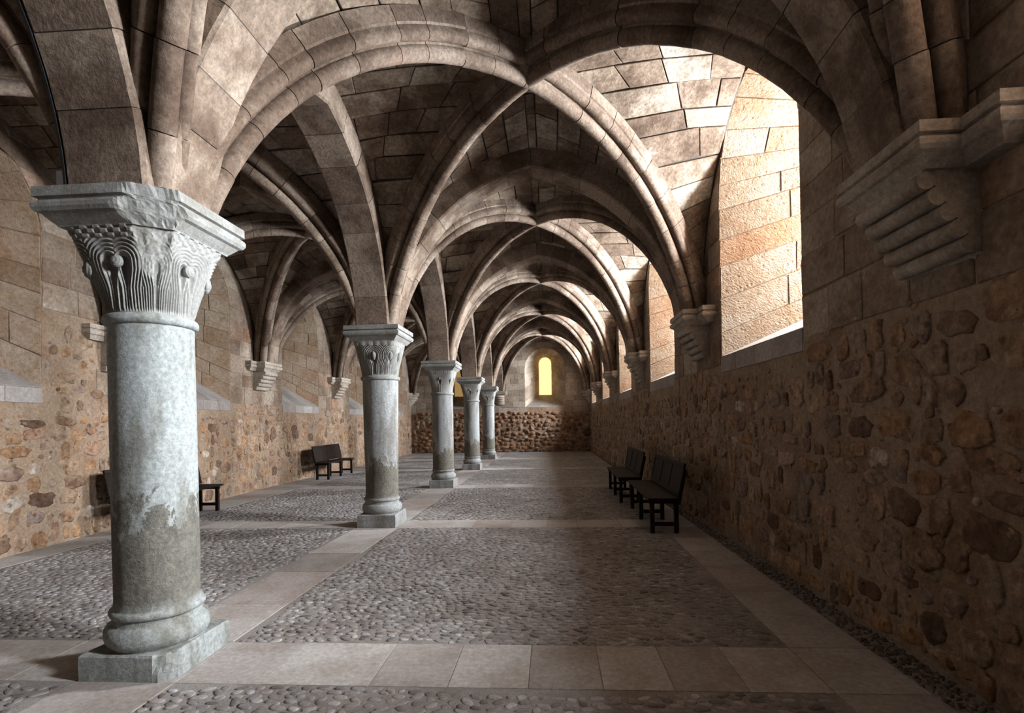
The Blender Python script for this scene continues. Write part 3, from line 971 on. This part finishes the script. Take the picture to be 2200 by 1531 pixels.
# ------------------------------------------------------------------ vault webs
def vault(sd, k, single):
    nd = SIDES[sd]; rn = random.Random(300 + k * 2 + (1 if sd == 'L' else 0))
    c0, c1, w0, w1 = [Vector((*p, 0)) for p in (nodeC(k), nodeC(k + 1), nd(k), nd(k + 1))]
    if k == 0: pass
    T0, T1, D0, D1, LCk, LWk = TA[sd, k], TA[sd, k + 1], DG[sd, k, 0], DG[sd, k, 1], LC[k], LWALL[sd, k]
    def plan(a, b): return (c0 * (1 - a) + w0 * a) * (1 - b) + (c1 * (1 - a) + w1 * a) * b
    def zD(a, b):
        return D0.zext(a * D0.L) if abs(a - b) < 1e-6 else D1.zext(a * D1.L)
    def S(q, r, t):
        m = min(r, 1 - r)
        if q == 'S': a, b = r, m * t; e = T0.zext(r * T0.L); da, db = r, m
        elif q == 'N': a, b = r, 1 - m * t; e = T1.zext(r * T1.L); da, db = r, 1 - m
        elif q == 'W': a, b = m * t, r; e = LCk.zext(r * LCk.L); da, db = m, r
        else: a, b = 1 - m * t, r; e = LWk.zext(r * LWk.L); da, db = 1 - m, r
        z = e * (1 - t) + zD(da, db) * t + .05 * 4 * t * (1 - t) * min(1, m * 4)
        p = plan(a, b); p.z = z
        return p
    cen = plan(.5, .5); cen.z = 3.4
    back = Join(); items = []
    for q, L in (('S', T0.L), ('N', T1.L), ('W', B), ('E', B)):
        # rows of equal girth with a narrow ridge course in the middle
        smp = [i / 120 for i in range(121)]
        pts = [S(q, r, .5) if .02 < r < .98 else S(q, r, 0) for r in smp]
        cum = [0]
        for a, b in zip(pts, pts[1:]): cum.append(cum[-1] + (b - a).length)
        half = cum[60] - .07
        nrow = max(6, round(half / .33))
        bl = [0] + [(i + (rn.uniform(-.12, .12) if 0 < i < nrow else 0)) / nrow * half for i in range(1, nrow + 1)]
        def r_of(s):
            for i in range(120):
                if cum[i + 1] >= s: return (i + (s - cum[i]) / max(1e-6, cum[i + 1] - cum[i])) / 120
            return 1
        rb = [r_of(s) for s in bl]
        rows = rb + [1 - r for r in reversed(rb)]
        for r0, r1 in zip(rows, rows[1:]):
            m = (min(r0, 1 - r0) + min(r1, 1 - r1)) / 2
            if m < .035: continue
            length = m * (B if q in 'SN' else L if False else (5.0 if q in 'WE' else B))
            t = 0; ts = [0]; first = rn.uniform(.2, .6)
            while length * (1 - ts[-1]) > .95:
                ts.append(ts[-1] + (first if len(ts) == 1 else rn.uniform(.4, .85)) / length)
            ts.append(1)
            for t0, t1 in zip(ts, ts[1:]):
                c = [S(q, r0, t0), S(q, r1, t0), S(q, r1, t1), S(q, r0, t1)]
                nn = (c[2] - c[0]).cross(c[3] - c[1])
                if nn.length < 1e-6: continue
                nn.normalize()
                if nn.dot(cen - c[0]) < 0: nn = -nn; c = c[::-1]
                V, F = block(c, nn, rn.uniform(.004, .009), rn.uniform(-.004, .010), .05, .006, .006, rn)
                items.append((show_size((c[0] + c[2]) / 2, (c[1] - c[0]).length * (c[3] - c[0]).length), V, F))
        na, nt = 36, 5
        V = []
        for i in range(na + 1):
            r = .002 + .996 * i / na
            for j in range(nt + 1):
                p = S(q, r, j / nt)
                V.append(p + (p - cen).normalized() * .022)
        F = [(i * (nt + 1) + j, (i + 1) * (nt + 1) + j, (i + 1) * (nt + 1) + j + 1, i * (nt + 1) + j + 1) for i in range(na) for j in range(nt)]
        back.add(V, F)
    o = back.build('ceiling', M['joint'])
    lab = 'rib vault of squared stones over the %s, %s bay' % (AISLE[sd], 'overhead' if k == 0 else ORD[k])
    tag(o, lab, 'vault', None, 'structure')
    items.sort(key=lambda t: -t[0])
    J = Join(); nj = 0
    for i, (s, V, F) in enumerate(items):
        if single and i < 290 and s > 0: mesh('vault_stone', V, F, M['web'], o)
        else: J.add(V, F); nj += 1
    if nj:
        oo = J.build('vault_stones', M['web'], o); oo['kind'] = 'stuff'
for k in range(NB):
    vault('R', k, k <= 3)
    vault('L', k, k <= 2)

# ------------------------------------------------------------------ arches and ribs
ra = random.Random(77)
COLW = ['', 'nearest', 'second', 'third', 'fourth', 'fifth']
for sd in 'RL':
    for k in range(1, NB):
        t = empty('transverse_arch', (TA[sd, k].P0.x, TA[sd, k].P0.y, 0)); loc = Vector(t.location)
        voussoirs(TA[sd, k], flat_profile(TW, TD + .04), flat_core(TW, TD + .02), t, M['arch'], .42, ra, joined=(k > 4))
        for ch in t.children: ch.matrix_parent_inverse = Matrix.Translation(-loc)
        tag(t, 'plain pointed stone arch crossing the %s from the %s column' % (AISLE[sd], COLW[k]), 'arch', 'transverse arches', 'structure')
for k in range(NB):
    t = empty('arcade_arch', (LC[k].P0.x, LC[k].P0.y, 0)); loc = Vector(t.location)
    voussoirs(LC[k], flat_profile(LW, LD + .04), flat_core(LW, LD + .02), t, M['arch'], .46, ra, joined=(k > 3))
    for ch in t.children: ch.matrix_parent_inverse = Matrix.Translation(-loc)
    a = 'from the wall behind the viewpoint to the nearest column' if k == 0 else ('from the fifth column to the end wall' if k == NB - 1 else 'between the %s and %s columns' % (COLW[k], COLW[k + 1]))
    tag(t, 'flat-soffit arcade arch ' + a, 'arch', 'arcade arches between the columns', 'structure')
for sd in 'RL':
    for k in range(NB):
        for i in (0, 1):
            A = DG[sd, k, i]
            t = empty('diagonal_rib', (A.P0.x, A.P0.y, 0)); loc = Vector(t.location)
            voussoirs(A, RIB, RIBCORE, t, M['rib'], .40, ra, joined=(k > 3))
            for ch in t.children: ch.matrix_parent_inverse = Matrix.Translation(-loc)
            if i == 0:
                cz = A.za; cp = A.P0 + A.e * A.mid
                ring = [(.20, .40), (.20, .20), (.15, .13), (.085, .055), (.05, .02)]
                V = []; F = []
                for rr, dz in ring:
                    for q in range(8):
                        an = math.pi / 8 + q * math.pi / 4
                        V.append((cp.x + rr * math.cos(an), cp.y + rr * math.sin(an), cz + dz))
                for q in range(len(ring) - 1):
                    for j in range(8): F.append((q * 8 + j, q * 8 + (j + 1) % 8, (q + 1) * 8 + (j + 1) % 8, (q + 1) * 8 + j))
                F.append(tuple(range(32, 40)))
                ks = fixn(mesh('keystone', V, F, M['rib'], t)); ks.matrix_parent_inverse = Matrix.Translation(-loc)
            end = ('the wall behind the viewpoint' if k == 0 else 'the %s column' % COLW[k]) if i == 0 else ('the end wall' if k + 1 == NB else 'the %s column' % COLW[k + 1])
            tag(t, 'triple-roll rib crossing the %s %s vault diagonally from %s' % (ORD[k], AISLE[sd], end), 'rib', 'diagonal vault ribs', 'structure')

# ------------------------------------------------------------------ columns
ABZ = 3.11
AB = [(.06, 0), (0, 0), (0, -.062), (.022, -.07), (.022, -.078), (.002, -.088), (-.006, -.105), (-.004, -.13), (.010, -.152), (.034, -.162), (.042, -.172), (.062, -.195), (.082, -.215), (.088, -.225)]
def square_loop(h, n, wob=0):
    out = []
    for (x0, y0), (x1, y1) in zip(((-h, -h), (h, -h), (h, h), (-h, h)), ((h, -h), (h, h), (-h, h), (-h, -h))):
        for i in range(n): out.append((x0 + (x1 - x0) * i / n, y0 + (y1 - y0) * i / n))
    return out
def stack(loops):
    """loops: list of (list of xy, z) -> mesh closed at both ends"""
    V = []; F = []; n = len(loops[0][0])
    for L, z in loops: V += [(x, y, z) for x, y in L]
    for k in range(len(loops) - 1):
        for i in range(n):
            j = (i + 1) % n
            F.append((k * n + i, (k + 1) * n + i, (k + 1) * n + j, k * n + j))
    F.append(tuple(range(n))); F.append(tuple((len(loops) - 1) * n + i for i in range(n))[::-1])
    return V, F
def chop(V, nx, ny, tab, amp=.012, freq=14):
    """break away whatever lies beyond a rough plane facing (nx,ny); tab: (z, distance)"""
    out = []
    for x, y, z in V:
        s0 = np.interp(z, [t[0] for t in tab], [t[1] for t in tab])
        s0 += amp * vnoise((x * 1.0, y, z), freq) + amp * .5 * vnoise((x, y, z), freq * 3.1)
        s = x * nx + y * ny
        if s > s0: x -= nx * (s - s0); y -= ny * (s - s0)
        out.append((x, y, z))
    return out
def capital_mesh(style, z0, z1, rb, ht, nth, nv):
    th = np.arange(nth) / nth * 2 * np.pi
    v = np.linspace(0, 1, nv)
    T, Vv = np.meshgrid(th, v)
    p = 2 + 6.5 * Vv ** 1.6
    half = rb + (ht - rb) * (Vv ** 1.7) 
    cs, sn = np.abs(np.cos(T)), np.abs(np.sin(T))
    r = half / (cs ** p + sn ** p) ** (1 / p)
    # face coordinates
    a = np.mod(T + np.pi / 4, np.pi / 2) - np.pi / 4
    u = np.tan(a)
    su = u * (rb + (ht - rb) * .6); H = z1 - z0; sv = Vv * H
    wf = rb + (ht - rb) * .6
    if style == 1: cen = [(-.17, .60), (.17, .60), (-1.0, .56), (1.0, .56)]; r0 = .036
    elif style == 2: cen = [(0, .58), (-1.0, .58), (1.0, .58)]; r0 = .050
    else: cen = [(0, .60), (-1.0, .60), (1.0, .60)]; r0 = .034
    D = np.full_like(T, 9.0)
    for cu, cv in cen:
        D = np.minimum(D, np.hypot(su - cu * wf, np.maximum(0, sv - cv * H)))
    up = np.clip((Vv - .30) / .2, 0, 1)
    rr = r0 * (.25 + .75 * up)
    hol = 1 / (1 + np.exp((D - rr) / .004))
    body = np.clip((Vv - .02) / .06, 0, 1) * np.clip((.86 - Vv) / .02, 0, 1)
    disp = -hol * (.012 + .030 * up) * body
    if style in (1, 2):
        pitch = .0235 if style == 1 else .026
        st = np.cos(2 * np.pi * (D - rr) / pitch)
        disp += np.where(D > rr, .0075 * st, 0) * body
    else:
        disp += np.where((D > rr) & (D < rr + .016), .006, 0) * body
    if style == 1:          # chequered band
        nb = 15
        cx = np.floor((u * .5 + .5) * nb * 1.0); cy = np.floor((Vv - .86) / .14 * 3)
        chk = np.mod(cx + cy, 2)
        disp += np.where(Vv > .865, .012 * chk - .004, 0)
    elif style == 2:        # leaf band
        disp += np.where(Vv > .84, .008 * np.abs(np.sin(u * 9 + 0 * Vv)) * np.clip((1 - Vv) / .1, 0, 1), 0)
    else:
        disp += np.where(Vv > .84, .006 * (np.sin(u * 40) > 0) * (Vv < .9), 0)
    r = r + disp
    X = r * np.cos(T); Yv = r * np.sin(T); Z = z0 + Vv * H
    P = np.stack([X, Yv, Z], 2).reshape(-1, 3)
    i, j = np.meshgrid(np.arange(nth), np.arange(nv - 1))
    i = i.ravel(); j = j.ravel(); k = (i + 1) % nth
    F = np.stack([j * nth + i, j * nth + k, (j + 1) * nth + k, (j + 1) * nth + i], 1)
    return P, F
def volute(r, n=20, rings=14):
    """small snail-like boss facing +x with a spiral ridge"""
    V = [(r * .62, 0, 0)]; F = []
    for q in range(1, rings + 1):
        f = q / rings * 2.2
        for i in range(n):
            a = 2 * math.pi * i / n
            ridge = .06 * r * math.cos(2 * math.pi * (q / 3.2 - i / n))
            R = r * math.sin(f); x = r * .62 * math.cos(f) + ridge
            V.append((x, R * math.cos(a), R * math.sin(a)))
    for i in range(n): F.append((0, 1 + i, 1 + (i + 1) % n))
    for q in range(rings - 1):
        for i in range(n):
            j = (i + 1) % n
            F.append((1 + q * n + i, 1 + (q + 1) * n + i, 1 + (q + 1) * n + j, 1 + q * n + j))
    return V, F
def drop(r, h, n=14, rings=12):
    V = []; F = []
    for q in range(rings + 1):
        t = q / rings
        R = r * math.sin(math.pi * t) ** .8 * (1.1 - .35 * (1 - t)) if 0 < t < 1 else 0.0005
        for i in range(n):
            a = 2 * math.pi * (i + (q % 2) * .5) / n
            k = 1 + .07 * (-1) ** i
            V.append((R * k * math.cos(a), R * k * math.sin(a), h * (t - .5)))
    for q in range(rings):
        for i in range(n):
            j = (i + 1) % n
            F.append((q * n + i, q * n + j, (q + 1) * n + j, (q + 1) * n + i))
    return V, F
def place(V, loc, rz, tilt=0):
    R = Matrix.Rotation(rz, 3, 'Z') @ Matrix.Rotation(tilt, 3, 'Y')
    return [R @ Vector(v) + Vector(loc) for v in V]
def column(k):
    rn = random.Random(900 + k)
    c = empty('column', (XC, YK(k), 0))
    r_b, r_t = {1: (.250, .250), 2: (.252, .278)}.get(k, (.262, .262))
    mt = M['col1'] if k == 1 else M['col2']
    ph, hp = (.165, .305) if k == 1 else (.20, .30)
    # plinth
    n = 16
    loops = [(square_loop(hp, n), -.02), (square_loop(hp, n), .05), (square_loop(hp, n), .10), (square_loop(hp - .002, n), ph - .012), (square_loop(hp - .012, n), ph)]
    V, F = stack([(L, z) for L, z in loops])
    V = [(x + .006 * vnoise((x, y, z + k), 9), y + .006 * vnoise((x + 5, y, z + k), 9), z + (.006 * vnoise((x, y, k), 8) if z > ph - .02 else 0)) for x, y, z in V]
    if k == 1: V = chop(V, .78, -.62, [(0, .37), (.17, .34)], .02, 9)
    fixn(mesh('plinth', V, F, mt, c))
    # moulded base: spreading torus, hollow, thin torus
    z0 = ph
    prof = [(.22, z0 - .02), (.285, z0 - .01)] + [(.255 + .052 * math.cos(a), z0 + .075 + .075 * math.sin(a)) for a in np.linspace(-1.2, 1.45, 11)]
    prof += [(.262, z0 + .165), (.256, z0 + .185)] + [(.252 + .026 * math.cos(a), z0 + .215 + .028 * math.sin(a)) for a in np.linspace(-1.4, 1.4, 8)]
    prof += [(.256, z0 + .25), (r_b + .004, z0 + .262), (r_b, z0 + .29)]
    V, F = lathe(prof, 64, False)
    V = [(x * (1 + .02 * vnoise((x, y, z + k), 7)), y * (1 + .02 * vnoise((x, y, z + k), 7)), z + .006 * vnoise((x, y, z), 6)) for x, y, z in V]
    fixn(mesh('base_moulding', V, F, mt, c, True))
    # shaft
    zb, zt = z0 + .275, 2.29
    pr = []
    for i in range(44):
        t = i / 43
        pr.append((r_b + (r_t - r_b) * t, zb + (zt - zb) * t))
    V, F = lathe(pr, 72, False)
    def worn(x, y, z):
        kz = max(0, 1 - (z - .4) / (.75 if k == 1 else .6))
        q = 1 + (.004 + .022 * kz) * vnoise((x, y, z * .8 + k * 3.3), 7) + .010 * kz * vnoise((x, y, z + k), 21)
        if k == 2: q -= .10 * math.exp(-((z - .78) / .2) ** 2) * max(0, math.cos(math.atan2(y, x) - math.radians(-115))) ** 4
        return (x * q, y * q, z)
    fixn(mesh('shaft', [worn(*p) for p in V], F, mt, c, True))
    # astragal
    rt = r_t + .002
    V, F = lathe([(rt - .03, 2.278)] + [(rt + .027 * math.cos(a), 2.318 + .034 * math.sin(a)) for a in np.linspace(-1.5, 1.5, 10)] + [(rt - .02, 2.358)], 64, False)
    fixn(mesh('astragal', V, F, M['cap'] if k != 1 else mt, c, True))
    # capital
    style = k if k <= 2 else 3
    z0c, z1c = 2.345, ABZ - .215
    ht = .335
    P, Fc = capital_mesh(style, z0c, z1c, r_t - .004, ht, {1: 560, 2: 400}.get(style, 240), {1: 100, 2: 80}.get(style, 56))
    if k == 1:
        P = chop([tuple(p) for p in P], .60, -.80, [(2.40, .40), (2.52, .32), (2.62, .305), (2.9, .352)], .010, 16)
    cap = npmesh('capital', P, Fc, M['cap'] if k != 1 else M['cap'], c)
    Hc = z1c - z0c
    def ball(x, y, z, rz, kind):
        if kind == 'v': V, F = volute(.042 if abs(math.cos(2 * rz)) > .5 else .066); V = place(V, (x, y, z), rz)
        else: V, F = drop(.036 if k == 2 else .028, .15 if k == 2 else .085); V = place(V, (x, y, z), rz, .30)
        fixn(mesh('volute' if kind == 'v' else 'carved_bud', V, F, M['cap'], cap, True))
    for f in range(4):
        a = f * math.pi / 2
        hv = (r_t - .004) + (ht - r_t) * (.60 ** 1.7)
        if k == 1:
            rr = hv - .004; ball(rr * math.cos(a), rr * math.sin(a), z0c + .60 * Hc, a, 'v')
        else:
            rr = hv - .002; ball(rr * math.cos(a), rr * math.sin(a), z0c + (.56 if k == 2 else .62) * Hc, a, 'd')
        b = a + math.pi / 4
        if k == 1 and f == 3: continue          # this corner is broken away
        rr = .322 if k == 1 else hv * 1.15
        ball(rr * math.cos(b), rr * math.sin(b), z0c + (.54 if k == 1 else .56 if k == 2 else .62) * Hc, b, 'v' if k == 1 else 'd')
    # abacus
    ah = .425
    n = 30 if k == 1 else 2
    V, F = stack([(square_loop(ah - d, n), ABZ + z) for d, z in AB])
    if k == 1: V = chop(V, .56, -.83, [(2.88, .362), (2.93, .385), (3.04, .44), (3.11, .47)], .014, 15)
    fixn(mesh('abacus', V, F, M['cap'], c))
    if k == 1:          # the nearest shaft leans a little towards the left aisle
        for ch in list(c.children) + [g for ch in c.children for g in ch.children]:
            co = np.empty(len(ch.data.vertices) * 3, dtype=np.float32); ch.data.vertices.foreach_get('co', co)
            co = co.reshape(-1, 3); co[:, 0] -= .0165 * co[:, 2]; ch.data.vertices.foreach_set('co', co.ravel()); ch.data.update()
    lab = {1: 'nearest stone column with spiral-carved capital and broken abacus corner', 2: 'second column from the viewpoint with pine-cone carved capital and gouged lower shaft',
           3: 'third column from the viewpoint with small bud capital', 4: 'fourth column from the viewpoint with small bud capital', 5: 'fifth and farthest column before the end wall'}[k]
    tag(c, lab, 'column', 'columns down the middle of the hall', 'thing')
for k in range(1, 6): column(k)

# ------------------------------------------------------------------ corbels
def corbel(x, y, rz, lab, wings=True, front=.40):
    """local +x points into the room, y runs along the wall; origin on the floor below"""
    t = empty('wall_corbel', (x, y, 0), rz)
    pj, wg, hl, hw = front, .19, .40, .64
    def loop(d):
        if wings:
            return [(-.06, -hw + d), (wg - d, -hw + d), (wg - d, -hl + d), (pj - d, -hl + d), (pj - d, hl - d), (wg - d, hl - d), (wg - d, hw - d), (-.06, hw - d)]
        return [(-.06, -hl + d), (pj - d, -hl + d), (pj - d, hl - d), (-.06, hl - d)]
    V, F = stack([(loop(d), ABZ + .07 + z) for d, z in AB])
    fixn(mesh('abacus', V, F, M['corbel'], t))
    # stepped console
    hy = .285
    pr = [(pj - .085, 2.97), (pj - .085, 2.93), (pj - .14, 2.89), (.0, 2.47), (-.06, 2.47), (-.06, 2.97)]
    V = [(a, s * hy, z) for s in (-1, 1) for a, z in pr]
    m = len(pr)
    F = [tuple(range(m)), tuple(range(2 * m - 1, m - 1, -1))] + [(i, (i + 1) % m, m + (i + 1) % m, m + i) for i in range(m)]
    fixn(mesh('console', V, F, M['corbel'], t))
    for i in range(5):
        cz = 2.90 - .090 * i; cx = pj - .105 - .058 * i; r = .051
        n = 16
        V = [(cx + r * math.cos(2 * math.pi * j / n), s * (hy + .004), cz + r * math.sin(2 * math.pi * j / n)) for s in (-1, 1) for j in range(n)]
        F = [tuple(range(n)), tuple(range(2 * n - 1, n - 1, -1))] + [(j, (j + 1) % n, n + (j + 1) % n, n + j) for j in range(n)]
        o = fixn(mesh('roll', V, F, M['corbel'], t))
        for p in o.data.polygons: p.use_smooth = len(p.vertices) == 4
    tag(t, lab, 'corbel', 'stepped wall corbels')
for k in range(1, NB):
    x, y = nodeR(k)
    corbel(XR(y), y, math.pi, 'stepped roll-moulded corbel on the right wall, %s' % ('nearest to the viewpoint' if k == 1 else ORD[k - 1] + ' from the viewpoint'))
    x, y = nodeL(k)
    corbel(XL(y), y, 0, 'stepped roll-moulded corbel on the left wall, %s' % ('nearest to the viewpoint' if k == 1 else ORD[k - 1] + ' from the viewpoint'))
corbel(XC, YF, -math.pi / 2, 'stepped corbel on the end wall behind the fifth column', False)
corbel(XR(YF), YF - .05, math.radians(225), 'small corner corbel where the right wall meets the end wall', False, .3)
corbel(XL(YF), YF - .05, math.radians(-45), 'small corner corbel where the left wall meets the end wall', False, .3)

# ------------------------------------------------------------------ benches
def bench(x, y, rz, L, lab):
    """local x along the bench, back towards +y, front towards -y; origin under the middle"""
    t = empty('bench', (x, y, 0), rz)
    h = L / 2
    def add(nm, a, b=.004, par=t, rot=None, piv=None):
        V, F = bevbox(*a, b)
        if rot:
            R = Matrix.Rotation(rot, 3, 'X'); p = Vector(piv)
            V = [R @ (Vector(v) - p) + p for v in V]
        return fixn(mesh(nm, V, F, M['wood'], par))
    add('seat', (-h, h, -.24, .20, .465, .50), .006)
    tilt, piv = -.20, (0, .17, .47)
    add('back_rail', (-h + .01, h - .01, .155, .19, .925, .985), .006, t, tilt, piv)
    add('back_rail', (-h + .01, h - .01, .155, .19, .515, .575), .005, t, tilt, piv)
    n = 3
    for i in range(n + 1):
        xx = -h + .05 + (L - .10) * i / n
        add('back_stile', (xx - .045, xx + .045, .157, .188, .575, .925), .005, t, tilt, piv)
    for i in range(n):
        x0 = -h + .05 + (L - .10) * i / n + .045; x1 = -h + .05 + (L - .10) * (i + 1) / n - .045
        add('back_panel', (x0, x1, .166, .180, .575, .925), .002, t, tilt, piv)
    for s in (-h + .09, 0, h - .09):
        add('leg', (s - .028, s + .028, -.205, -.145, 0, .465))
        add('leg', (s - .028, s + .028, .125, .185, 0, .465))
        add('cross_bar', (s - .018, s + .018, -.145, .125, .10, .155))
        add('seat_bearer', (s - .024, s + .024, -.22, .185, .415, .465))
        V, F = bevbox(s - .026, s + .026, .15, .195, .40, .90, .004)
        R = Matrix.Rotation(tilt, 3, 'X'); p = Vector(piv)
        V = [R @ (Vector(v) - p) + p + Vector((0, .03, 0)) for v in V]
        fixn(mesh('back_post', V, F, M['wood'], t))
    tag(t, lab, 'bench', 'dark wooden benches along the walls')
bench(1.58, 8.33, -math.pi / 2 - .018, 2.2, 'dark panelled wooden bench by the right wall, the nearer of two')
bench(1.50, 11.02, -math.pi / 2 - .012, 2.2, 'dark panelled wooden bench by the right wall, the farther of two')
bench(-6.74, 15.55, math.pi / 2 + .03, 2.05, 'dark wooden bench by the left wall, fully seen between the two nearest columns')
bench(-6.52, 8.40, math.pi / 2 + .05, 2.2, 'dark wooden bench by the left wall half hidden behind the nearest column')

# ------------------------------------------------------------------ floodlight on the nearest abacus
lp = empty('floodlight', (XC - .045 - .385, YK(1) - .23, ABZ))
V, F = bevbox(-.03, .03, -.05, .05, .03, .17, .006)
fixn(mesh('housing', V, F, M['lampbody'], lp))
V, F = bevbox(-.015, .015, -.03, .03, 0, .035, .003)
fixn(mesh('bracket', V, F, M['cable'], lp))
A = LC[0]; ph0, ph1 = A.phis()
V, F = sweep(A, 1, ph0, ph0 + (ph1 - ph0) * .8, [(-.272, .010), (-.272, -.006), (-.256, -.006), (-.256, .010)], 18)
V = [Vector(v) - Vector(lp.location) for v in V]
fixn(mesh('power_cable', V, F, M['cable'], lp))
tag(lp, 'small pale blue floodlight resting on the nearest column abacus', 'floodlight')
